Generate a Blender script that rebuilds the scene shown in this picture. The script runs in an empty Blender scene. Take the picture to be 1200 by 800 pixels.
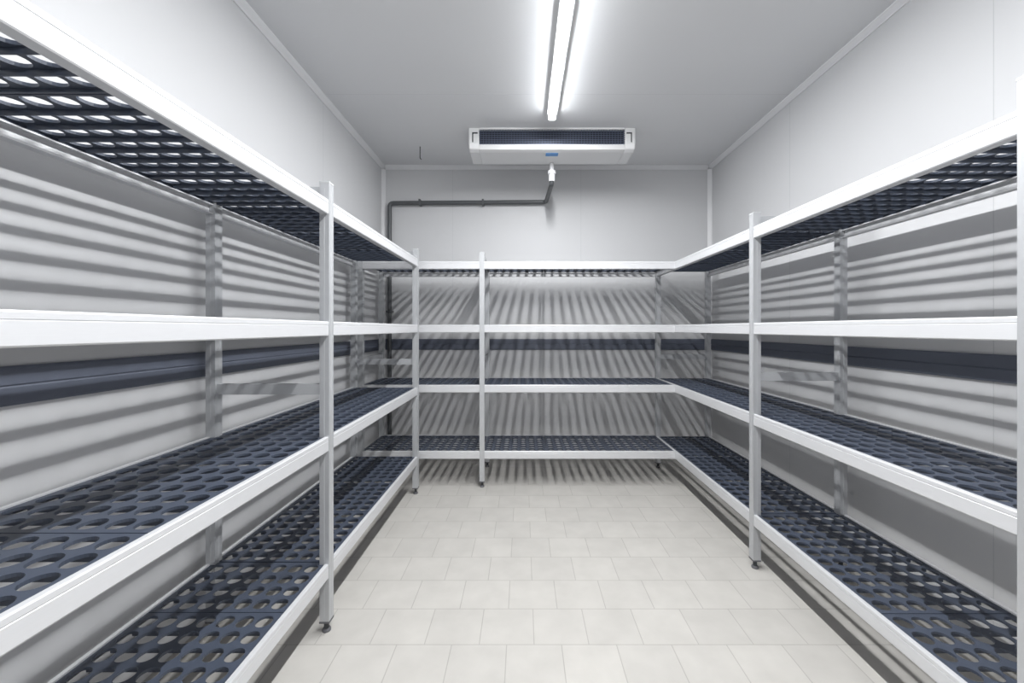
import bpy, bmesh, math
from mathutils import Matrix, Vector

# ------------------------------------------------------------------ materials
def mat(name, col, rough=0.5, metal=0.0, noise=0.0, nscale=8.0, bump=0.0, stretch=(1,1,1), spec=0.5):
    m = bpy.data.materials.new(name); m.use_nodes = True
    nt = m.node_tree; b = nt.nodes['Principled BSDF']
    b.inputs['Base Color'].default_value = (*col, 1)
    b.inputs['Roughness'].default_value = rough
    b.inputs['Metallic'].default_value = metal
    b.inputs['Specular IOR Level'].default_value = spec
    if noise > 0 or bump > 0:
        tc = nt.nodes.new('ShaderNodeTexCoord'); mp = nt.nodes.new('ShaderNodeMapping')
        mp.inputs['Scale'].default_value = stretch
        n = nt.nodes.new('ShaderNodeTexNoise'); n.inputs['Scale'].default_value = nscale
        n.inputs['Detail'].default_value = 5
        nt.links.new(tc.outputs['Object'], mp.inputs[0]); nt.links.new(mp.outputs[0], n.inputs['Vector'])
        r = nt.nodes.new('ShaderNodeMapRange')
        r.inputs['To Min'].default_value = 1 - noise; r.inputs['To Max'].default_value = 1 + noise
        nt.links.new(n.outputs['Fac'], r.inputs['Value'])
        mx = nt.nodes.new('ShaderNodeVectorMath'); mx.operation = 'SCALE'
        mx.inputs[0].default_value = col
        nt.links.new(r.outputs[0], mx.inputs['Scale'])
        nt.links.new(mx.outputs[0], b.inputs['Base Color'])
        if bump > 0:
            bp = nt.nodes.new('ShaderNodeBump'); bp.inputs['Strength'].default_value = bump
            bp.inputs['Distance'].default_value = 0.002
            nt.links.new(n.outputs['Fac'], bp.inputs['Height']); nt.links.new(bp.outputs[0], b.inputs['Normal'])
    return m

M_WALL = mat('wall_panel_white', (0.62, 0.622, 0.63), 0.5, noise=0.02, nscale=2, spec=0.3)
M_CEIL = mat('ceiling_panel_white', (0.76, 0.765, 0.775), 0.6, noise=0.02, nscale=2, spec=0.3)
M_TRIM = mat('trim_white_pvc', (0.76, 0.76, 0.77), 0.4, noise=0.01)
M_SEAM = mat('panel_seam', (0.52, 0.53, 0.54), 0.6, noise=0.01)
M_CSEAM = mat('ceiling_seam', (0.66, 0.665, 0.675), 0.6, noise=0.01)
M_BEAM = mat('anodised_aluminium_beam', (0.66, 0.665, 0.68), 0.38, 0.2, noise=0.03, nscale=30, stretch=(1, 1, 12))
M_POST = mat('aluminium_post', (0.52, 0.53, 0.545), 0.38, 0.4, noise=0.03, nscale=30)
M_DARK = mat('dark_slot', (0.04, 0.045, 0.05), 0.6, noise=0.01)
M_FOOT = mat('grey_plastic_foot', (0.12, 0.12, 0.13), 0.5, noise=0.02)
M_MAT = mat('navy_polymer_shelf_mat', (0.054, 0.066, 0.094), 0.42, noise=0.08, nscale=20, bump=0.05)
M_PIPE = mat('grey_pvc_pipe', (0.09, 0.095, 0.10), 0.4, noise=0.03)
M_EVAP = mat('white_evaporator_shell', (0.80, 0.80, 0.80), 0.35, noise=0.01)
M_COIL = mat('dark_coil', (0.03, 0.035, 0.05), 0.5, noise=0.05)
M_FIN = mat('coil_guard_wire', (0.16, 0.19, 0.27), 0.4, 0.5, noise=0.03)
M_BLUE = mat('blue_label', (0.05, 0.25, 0.60), 0.4, noise=0.02)
M_RAIL = mat('blue_grey_bumper_rail', (0.12, 0.135, 0.175), 0.45, noise=0.04)

M_LAMP = bpy.data.materials.new('fluorescent_tube_glow'); M_LAMP.use_nodes = True
nt = M_LAMP.node_tree; nt.nodes.clear()
em = nt.nodes.new('ShaderNodeEmission'); em.inputs[0].default_value = (0.95, 0.975, 1, 1); em.inputs[1].default_value = 32
ou = nt.nodes.new('ShaderNodeOutputMaterial'); nt.links.new(em.outputs[0], ou.inputs[0])

# floor tiles
M_FLOOR = bpy.data.materials.new('beige_floor_tiles'); M_FLOOR.use_nodes = True
nt = M_FLOOR.node_tree; b = nt.nodes['Principled BSDF']
tc = nt.nodes.new('ShaderNodeTexCoord')
mp = nt.nodes.new('ShaderNodeMapping'); mp.inputs['Location'].default_value = (0.06, 0.03, 0)
br = nt.nodes.new('ShaderNodeTexBrick')
br.offset = 0.5; br.offset_frequency = 2; br.squash = 1
br.inputs['Color1'].default_value = (0.485, 0.468, 0.440, 1)
br.inputs['Color2'].default_value = (0.515, 0.497, 0.466, 1)
br.inputs['Mortar'].default_value = (0.38, 0.365, 0.34, 1)
br.inputs['Scale'].default_value = 1.0
br.inputs['Mortar Size'].default_value = 0.0020
br.inputs['Mortar Smooth'].default_value = 0.3
br.inputs['Brick Width'].default_value = 0.20
br.inputs['Row Height'].default_value = 0.185
nz = nt.nodes.new('ShaderNodeTexNoise'); nz.inputs['Scale'].default_value = 9; nz.inputs['Detail'].default_value = 8
mr = nt.nodes.new('ShaderNodeMapRange'); mr.inputs['To Min'].default_value = 0.86; mr.inputs['To Max'].default_value = 1.12
vm = nt.nodes.new('ShaderNodeVectorMath'); vm.operation = 'SCALE'
nt.links.new(tc.outputs['Object'], mp.inputs[0]); nt.links.new(mp.outputs[0], br.inputs['Vector'])
nt.links.new(tc.outputs['Object'], nz.inputs['Vector']); nt.links.new(nz.outputs['Fac'], mr.inputs['Value'])
nt.links.new(br.outputs['Color'], vm.inputs[0]); nt.links.new(mr.outputs[0], vm.inputs['Scale'])
nt.links.new(vm.outputs[0], b.inputs['Base Color'])
b.inputs['Roughness'].default_value = 0.55
bp = nt.nodes.new('ShaderNodeBump'); bp.inputs['Strength'].default_value = 0.3; bp.inputs['Distance'].default_value = 0.002; bp.invert = True
nt.links.new(br.outputs['Fac'], bp.inputs['Height']); nt.links.new(bp.outputs[0], b.inputs['Normal'])

# ------------------------------------------------------------------ mesh helpers
class MB:
    def __init__(s): s.v = []; s.f = []; s.m = []
    def poly(s, pts, faces, mi=0):
        o = len(s.v); s.v += [tuple(p) for p in pts]
        for f in faces: s.f.append(tuple(i + o for i in f)); s.m.append(mi)
    def box(s, a, b, mi=0):
        x0, x1 = sorted((a[0], b[0])); y0, y1 = sorted((a[1], b[1])); z0, z1 = sorted((a[2], b[2]))
        p = [(x0,y0,z0),(x1,y0,z0),(x1,y1,z0),(x0,y1,z0),(x0,y0,z1),(x1,y0,z1),(x1,y1,z1),(x0,y1,z1)]
        s.poly(p, [(0,3,2,1),(4,5,6,7),(0,1,5,4),(1,2,6,5),(2,3,7,6),(3,0,4,7)], mi)
    def prism(s, pa, pb, mi=0):
        n = len(pa)
        s.poly(list(pa) + list(pb), [tuple(range(n))[::-1], tuple(range(n, 2*n))] +
               [(i, (i+1) % n, n + (i+1) % n, n + i) for i in range(n)], mi)
    def cyl(s, c, r, z0, z1, n=16, mi=0, r2=None):
        r2 = r if r2 is None else r2
        s.prism([(c[0]+r*math.cos(2*math.pi*i/n), c[1]+r*math.sin(2*math.pi*i/n), z0) for i in range(n)],
                [(c[0]+r2*math.cos(2*math.pi*i/n), c[1]+r2*math.sin(2*math.pi*i/n), z1) for i in range(n)], mi)
    def mesh(s, name, mats):
        me = bpy.data.meshes.new(name); me.from_pydata(s.v, [], s.f)
        for m in mats: me.materials.append(m)
        me.polygons.foreach_set('material_index', s.m)
        bm = bmesh.new(); bm.from_mesh(me); bmesh.ops.recalc_face_normals(bm, faces=bm.faces); bm.to_mesh(me); bm.free()
        me.update(); return me
    def obj(s, name, mats, parent=None, bevel=0, smooth=False):
        o = bpy.data.objects.new(name, s.mesh(name, mats)); bpy.context.collection.objects.link(o)
        if parent: setpar(o, parent)
        if bevel:
            b = o.modifiers.new('bevel', 'BEVEL'); b.width = bevel; b.segments = 2; b.limit_method = 'ANGLE'
        if smooth:
            for p in o.data.polygons: p.use_smooth = len(p.vertices) == 4
        return o

def setpar(o, p):
    o.parent = p; o.matrix_parent_inverse = Matrix.Translation(-Vector(p.location))
def empty(name, loc):
    e = bpy.data.objects.new(name, None); e.location = loc; e.empty_display_size = 0.1
    bpy.context.collection.objects.link(e); return e

# ------------------------------------------------------------------ room
XL, XR, YB, YF, H = -1.24, 1.654, 3.51, -0.95, 2.58
T = 0.1
def solid(name, a, b, m, bevel=0):
    mb = MB(); mb.box(a, b); return mb.obj(name, [m], bevel=bevel)
solid('floor', (XL-T, YF-T, -0.1), (XR+T, YB+T, 0), M_FLOOR)
solid('ceiling', (XL-T, YF-T, H), (XR+T, YB+T, H+0.1), M_CEIL)
solid('wall_left', (XL-T, YF-T, 0), (XL, YB+T, H), M_WALL)
solid('wall_right', (XR, YF-T, 0), (XR+T, YB+T, H), M_WALL)
solid('wall_back', (XL, YB, 0), (XR, YB+T, H), M_WALL)
solid('wall_front', (XL, YF-T, 0), (XR, YF, H), M_WALL)
# coving
c = 0.03
def cove(name, pts_a, pts_b):
    mb = MB(); mb.prism(pts_a, pts_b); mb.obj(name, [M_TRIM])
def cv(x, sx, y0, y1, name):
    prof = [(0, 0), (c, 0), (c, 0.006), (0.006+0.004, c-0.006), (0.006, c), (0, c)]
    cove(name, [(x+sx*p, y0, H-q) for p, q in prof], [(x+sx*p, y1, H-q) for p, q in prof])
cv(XL, 1, YF, YB, 'trim_1'); cv(XR, -1, YF, YB, 'trim_2')
prof = [(0, 0), (c, 0), (c, 0.006), (0.01, c-0.006), (0.006, c), (0, c)]
cove('trim_3', [(XL+c, YB-p, H-q) for p, q in prof], [(XR-c, YB-p, H-q) for p, q in prof])
cove('trim_4', [(XL+p, YB-q, 0.0) for p, q in prof], [(XL+p, YB-q, H-c) for p, q in prof])
cove('trim_5', [(XR-p, YB-q, 0.0) for p, q in prof], [(XR-p, YB-q, H-c) for p, q in prof])
# panel seams
k = 6
for x in (-0.62, 0.51):
    solid('trim_%d' % k, (x-0.0015, YB-0.0008, 0), (x+0.0015, YB+0.001, H-c), M_SEAM); k += 1
for y in (0.3, 1.4, 2.47):
    if y > 2:
        solid('trim_%d' % k, (XL-0.001, y-0.0012, 0), (XL+0.0005, y+0.0012, H-c), M_SEAM); k += 1
    solid('trim_%d' % k, (XR-0.0005, y-0.0012, 0), (XR+0.001, y+0.0012, H-c), M_SEAM); k += 1
for y in (1.33, 2.43):
    solid('trim_%d' % k, (XL+c, y-0.001, H-0.0005), (XR-c, y+0.001, H+0.001), M_CSEAM); k += 1
# wall bumper rails
def rail(name, pa, pb):
    mb = MB(); mb.prism(pa, pb); mb.obj(name, [M_RAIL])
rp = [(0, 0.965), (0.008, 0.965), (0.012, 0.972), (0.012, 1.008), (0.009, 1.012), (0.012, 1.016), (0.012, 1.053), (0.008, 1.06), (0, 1.06)]
rail('bumper_rail', [(XL+p, YF, z) for p, z in rp], [(XL+p, YB-c, z) for p, z in rp])
rail('bumper_rail', [(XR-p, YF, z) for p, z in rp], [(XR-p, YB-c, z) for p, z in rp])
rail('bumper_rail', [(XL+c, YB-p, z) for p, z in rp], [(XR-c, YB-p, z) for p, z in rp])
# door behind the viewpoint
d = empty('door_1', (0.2, YF+0.03, 1.0))
mb = MB(); mb.box((-0.25, YF+0.001, 0.001), (0.65, YF+0.05, 2.0)); mb.obj('leaf', [M_TRIM], d, 0.005)
mb = MB(); mb.box((-0.33, YF, 0), (-0.26, YF+0.03, 2.08)); mb.box((0.66, YF, 0), (0.73, YF+0.03, 2.08)); mb.box((-0.26, YF, 2.01), (0.66, YF+0.03, 2.08)); mb.obj('frame', [M_SEAM], d)
mb = MB(); mb.box((0.55, YF+0.05, 0.95), (0.60, YF+0.10, 1.15)); mb.obj('handle', [M_DARK], d, 0.005)

# ------------------------------------------------------------------ shelving
LEVELS = [0.235, 0.715, 1.150, 1.610]
PW = 0.036; PH = 1.70; BH = 0.0275
PITCH = 0.061; HR = 0.0240; MT = 0.007; RIB = 0.019

def mat_mesh(name, u0, u1, vlo, vhi, mp, seams, ribs=True):
    """perforated mats between u0..u1 (split at seams), top surface at z=0, cross ribs added underneath to darken the holes"""
    mb = MB(); cuts = [u0] + [s for s in seams if u0 + 0.05 < s < u1 - 0.05] + [u1]
    rim = 0.006; t = MT
    for a, b_ in zip(cuts[:-1], cuts[1:]):
        a += 0.0015; b_ -= 0.0015
        def bx(p, q): mb.box(mp(*p), mp(*q))
        bx((a, vlo, -0.014), (b_, vlo+rim, 0)); bx((a, vhi-rim, -0.014), (b_, vhi, 0))
        bx((a, vlo+rim, -0.014), (a+rim, vhi-rim, 0)); bx((b_-rim, vlo+rim, -0.014), (b_, vhi-rim, 0))
        ia, ib, ja, jb = a+rim, b_-rim, vlo+rim, vhi-rim
        nu = max(1, round((ib-ia)/PITCH)); nv = max(1, round((jb-ja)/PITCH))
        pu = (ib-ia)/nu; pv = (jb-ja)/nv; N = 24
        hr = min(HR, pu/2-0.004, pv/2-0.004)
        ring = []
        for i in range(N):
            th = 2*math.pi*i/N; cx, sy = math.cos(th), math.sin(th); mxx = max(abs(cx), abs(sy))
            ring.append((cx/mxx*pu/2, sy/mxx*pv/2, cx*hr, sy*hr))
        if ribs:  # added slats that block slanting light through the holes, so undersides look darker
            for i in range(1, nu):
                uu = ia+i*pu
                bx((uu-0.0015, ja+0.014, -RIB), (uu+0.0015, jb-0.014, -t-0.0001))
        for i in range(nu):
            for j in range(nv):
                cu = ia+(i+0.5)*pu; cvv = ja+(j+0.5)*pv
                P = []
                for (ou_, ov, hu, hv) in ring: P.append(mp(cu+ou_, cvv+ov, 0))
                for (ou_, ov, hu, hv) in ring: P.append(mp(cu+hu, cvv+hv, 0))
                for (ou_, ov, hu, hv) in ring: P.append(mp(cu+hu, cvv+hv, -t))
                for (ou_, ov, hu, hv) in ring: P.append(mp(cu+ou_, cvv+ov, -t))
                F = []
                for q in range(N):
                    r = (q+1) % N
                    for L in range(3): F.append((L*N+q, L*N+r, (L+1)*N+r, (L+1)*N+q))
                mb.poly(P, F)
    return mb.mesh(name, [M_MAT])

def unit(name, frames, vf, vr, mp, u_ext=None, seams=(), front_at=None, ribs=True):
    s = 1 if vr > vf else -1
    cu = (frames[0]+frames[-1])/2
    e = empty(name, mp(cu, (vf+vr)/2, 0))
    front_at = frames if front_at is None else front_at
    for n, u in enumerate(frames):
        mb = MB()
        def bx(p, q, mi=0): mb.box(mp(*p), mp(*q), mi)
        posts = [vr] + ([vf] if u in front_at else [])
        for v in posts:
            bx((u-PW/2, v-PW/2, 0.045), (u+PW/2, v+PW/2, PH))
            bx((u-PW/2-0.0006, v-0.0015, 0.06), (u-PW/2+0.001, v+0.0015, PH-0.02), 2)
            bx((u-0.0015, v-s*(PW/2+0.0006), 0.06), (u+0.0015, v-s*(PW/2-0.001), PH-0.02), 2)
            bx((u-PW/2-0.001, v-PW/2-0.001, PH), (u+PW/2+0.001, v+PW/2+0.001, PH+0.006), 2)
            c3 = mp(u, v, 0)
            mb.cyl(c3, 0.009, 0.012, 0.05, 12, 1)
            mb.cyl(c3, 0.016, 0.0, 0.006, 16, 3); mb.cyl(c3, 0.016, 0.006, 0.012, 16, 3, 0.012)
            bx((u-PW/2-0.001, v-PW/2-0.001, 0.038), (u+PW/2+0.001, v+PW/2+0.001, 0.045), 3)
        if u in front_at:
            a, b_ = sorted((vf, vr))
            for z, hh in ((0.92, 0.020), (1.672, 0.016)):
                bx((u-0.010, a+PW/2, z-hh), (u+0.010, b_-PW/2, z+hh))
        mb.obj('frame_%d' % (n+1), [M_POST, M_DARK, M_SEAM, M_FOOT], e)
    spans = list(zip(frames[:-1], frames[1:]))
    ends = [(a+PW/2, b_-PW/2) for a, b_ in spans]
    if u_ext:
        ends.append((frames[-1]+PW/2, u_ext))
    prof_f = [(-0.014, -BH), (0.012, -BH), (0.012, -BH+0.004), (-0.004, -BH+0.004), (-0.004, BH-0.022), (0.012, BH-0.022), (0.012, BH-0.018), (-0.002, BH-0.018),
              (-0.002, BH), (-0.014, BH), (-0.016, BH-0.003), (-0.016, BH-0.013), (-0.0145, BH-0.0145), (-0.016, BH-0.016), (-0.016, -BH+0.003)]
    for bi, (a, b_) in enumerate(ends):
        for li, z in enumerate(LEVELS):
            mb = MB()
            for v, sg in ((vf, s), (vr, -s)):
                mb.prism([mp(a, v+sg*p, z+q) for p, q in prof_f], [mp(b_, v+sg*p, z+q) for p, q in prof_f])
            mb.obj('beams_bay%d_level%d' % (bi+1, li+1), [M_BEAM], e)
        ma, mb2 = ends[bi]
        ma -= PW/2-0.002; mb2 += (PW/2-0.002) if not (u_ext and bi == len(ends)-1) else 0
        if u_ext and bi == len(ends)-1: mb2 -= 0.001
        lo, hi = sorted((vf+s*0.002, vr-s*0.002))
        me = mat_mesh('mats_bay%d' % (bi+1), ma, mb2, lo, hi, mp, seams, ribs)
        for li, z in enumerate(LEVELS):
            o = bpy.data.objects.new('mats_bay%d_level%d' % (bi+1, li+1), me); bpy.context.collection.objects.link(o)
            o.location = (0, 0, z+BH-0.003); setpar(o, e)
    return e

side = lambda u, v, z: (v, u, z)
back = lambda u, v, z: (u, v, z)
unit('shelving_unit', [0.26, 1.52, 2.78], -0.75, -1.18, side, seams=(0.80, 1.25, 1.94, 2.36))
unit('shelving_unit', [0.868, 1.918, 3.30], 1.117, 1.53, side, seams=(1.245, 2.38, 2.84))
unit('shelving_unit', [-1.18, -0.298], 2.90, 3.32, back, u_ext=1.100, seams=(-0.74, 0.17, 0.63), ribs=False)

# ------------------------------------------------------------------ fluorescent ceiling light
LX = 0.19
def lamp(y0, y1):
    fl = empty('fluorescent_ceiling_light', (LX, (y0+y1)/2, H))
    pr = ((-0.032, H), (0.032, H), (0.034, H-0.022), (0.030, H-0.024), (-0.030, H-0.024), (-0.034, H-0.022))
    mb = MB()
    mb.prism([(LX+x, y0, z) for x, z in pr], [(LX+x, y1, z) for x, z in pr])
    mb.obj('housing', [M_TRIM], fl)
    mb = MB()
    for y in (y0, y1-0.03):
        mb.box((LX-0.026, y, H-0.062), (LX+0.026, y+0.03, H-0.022))
    mb.obj('end_caps', [M_TRIM], fl, 0.006)
    mb = MB(); n = 20; zc = H-0.040; r = 0.014
    mb.prism([(LX+r*math.cos(2*math.pi*i/n), y0+0.03, zc+r*math.sin(2*math.pi*i/n)) for i in range(n)],
             [(LX+r*math.cos(2*math.pi*i/n), y1-0.03, zc+r*math.sin(2*math.pi*i/n)) for i in range(n)])
    mb.obj('tube', [M_LAMP], fl)
    ld = bpy.data.lights.new('tube_light', 'AREA'); ld.shape = 'RECTANGLE'; ld.size = 0.008; ld.size_y = y1-y0-0.07
    ld.energy = 43; ld.color = (0.98, 0.99, 1.0)
    lo = bpy.data.objects.new('tube_light', ld); bpy.context.collection.objects.link(lo)
    lo.location = (LX, (y0+y1)/2, zc-r-0.002); setpar(lo, fl)
lamp(1.16, 2.64); lamp(-0.35, 1.13)

# ------------------------------------------------------------------ evaporator
EX0, EX1, EY0, EY1, EZ = -0.388, 0.800, 2.83, 3.11, 2.42
ev = empty('evaporator_cooling_unit', ((EX0+EX1)/2, 2.97, H))
sp = [(EY0, H), (EY0, EZ+0.045), (EY0+0.012, EZ+0.012), (EY0+0.045, EZ), (EY1-0.03, EZ), (EY1, EZ+0.03), (EY1, H)]
mb = MB()
for a, b_ in ((EX0, EX0+0.075), (EX1-0.075, EX1)):
    mb.prism([(a, y, z) for y, z in sp], [(b_, y, z) for y, z in sp])
mb.obj('end_panels', [M_EVAP], ev, 0.008)
pan = [(EY0+0.004, EZ+0.034), (EY0+0.016, EZ+0.010), (EY0+0.047, EZ+0.002), (EY1-0.03, EZ+0.002), (EY1-0.002, EZ+0.03), (EY1-0.002, EZ+0.05), (EY0+0.012, EZ+0.05)]
mb = MB(); mb.prism([(EX0+0.075, y, z) for y, z in pan], [(EX1-0.075, y, z) for y, z in pan])
mb.box((EX0+0.075, EY0+0.004, H-0.012), (EX1-0.075, EY1-0.004, H))
mb.obj('drain_pan', [M_EVAP], ev)
mb = MB(); mb.box((EX0+0.075, EY0+0.03, EZ+0.05), (EX1-0.075, EY1-0.01, H-0.012)); mb.obj('coil', [M_COIL], ev)
mb = MB()
gx0, gx1 = EX0+0.075, EX1-0.075
x = gx0+0.01
while x < gx1:
    mb.box((x-0.0012, EY0+0.008, EZ+0.036), (x+0.0012, EY0+0.011, H-0.012)); x += 0.020
for i in range(7):
    z = EZ+0.045+i*0.015
    mb.box((gx0, EY0+0.004, z-0.0012), (gx1, EY0+0.008, z+0.0012))
mb.obj('guard_grille', [M_FIN], ev)
mb = MB()
for xx, sgn in ((EX0+0.03, 1), (EX1-0.03, -1)):
    mb.box((xx-0.004, EY0-0.001, EZ+0.055), (xx+0.004, EY0+0.002, EZ+0.125))
    mb.box((xx-0.004, EY0-0.001, EZ+0.115), (xx+sgn*0.035, EY0+0.002, EZ+0.125))
mb.obj('side_slots', [M_DARK], ev)
mb = MB(); mb.box((0.165, EY0+0.055, EZ-0.0015), (0.255, EY0+0.10, EZ+0.003)); mb.obj('label', [M_BLUE], ev)

# ------------------------------------------------------------------ drain pipe
dp = empty('condensate_drain_pipe', (0.22, 3.05, 2.3))
def pipe(name, pts, r, m, parent):
    cu = bpy.data.curves.new(name, 'CURVE'); cu.dimensions = '3D'; cu.bevel_depth = r; cu.bevel_resolution = 6; cu.use_fill_caps = True
    full = []
    for i, p in enumerate(pts):
        p = Vector(p)
        if 0 < i < len(pts)-1:
            a = (Vector(pts[i-1])-p); b_ = (Vector(pts[i+1])-p); q = min(0.035, a.length*0.45, b_.length*0.45)
            A = p+a.normalized()*q; B = p+b_.normalized()*q
            for t in range(7):
                t /= 6; full.append(A*(1-t)**2 + p*2*t*(1-t) + B*t*t)
        else: full.append(p)
    s = cu.splines.new('POLY'); s.points.add(len(full)-1)
    for k_, p in enumerate(full): s.points[k_].co = (*p, 1)
    cu.materials.append(m)
    o = bpy.data.objects.new(name, cu); bpy.context.collection.objects.link(o)
    dg = bpy.context.evaluated_depsgraph_get(); me = bpy.data.meshes.new_from_object(o.evaluated_get(dg)); 
    bpy.data.objects.remove(o); o = bpy.data.objects.new(name, me); bpy.context.collection.objects.link(o)
    for pl in me.polygons: pl.use_smooth = True
    setpar(o, parent); return o
pipe('pipe_run', [(0.22, 3.06, 2.33), (0.22, 3.06, 2.262), (0.20, YB-0.035, 2.285-0.03), (-1.165, YB-0.035, 2.245), (-1.165, YB-0.035, 0.002)], 0.018, M_PIPE, dp)
mb = MB(); mb.cyl((0.22, 3.06), 0.016, 2.36, 2.419, 20); mb.cyl((0.22, 3.06), 0.030, 2.335, 2.36, 20); mb.cyl((0.22, 3.06), 0.024, 2.28, 2.335, 20)
mb.obj('white_coupling', [M_TRIM], dp, smooth=False)
mb = MB()
for x in (-0.9, -0.35): mb.box((x-0.008, YB-0.058, 2.225), (x+0.008, YB-0.001, 2.275))
for z in (1.9, 1.3): mb.box((-1.19, YB-0.058, z-0.008), (-1.14, YB-0.001, z+0.008))
mb.obj('clips', [M_PIPE], dp)

# hanging wire hook
wh = empty('ceiling_wire_hook', (-0.81, 3.13, H))
pipe('wire', [(-0.81, 3.13, H), (-0.81, 3.13, H-0.09), (-0.80, 3.13, H-0.10)], 0.0035, M_DARK, wh)

# ------------------------------------------------------------------ world, camera
w = bpy.data.worlds.new('world'); bpy.context.scene.world = w; w.use_nodes = True
w.node_tree.nodes['Background'].inputs[0].default_value = (0.5, 0.52, 0.55, 1); w.node_tree.nodes['Background'].inputs[1].default_value = 0.2
cam = bpy.data.cameras.new('camera'); co = bpy.data.objects.new('camera', cam); bpy.context.collection.objects.link(co)
co.location = (0, 0, 1.15); co.rotation_euler = (math.radians(90), 0, 0)
cam.sensor_width = 36; cam.lens = 14.0; cam.shift_x = -13/1200; cam.shift_y = -15/1200; cam.clip_start = 0.02
bpy.context.scene.camera = co
bpy.context.scene.view_settings.view_transform = 'Standard'
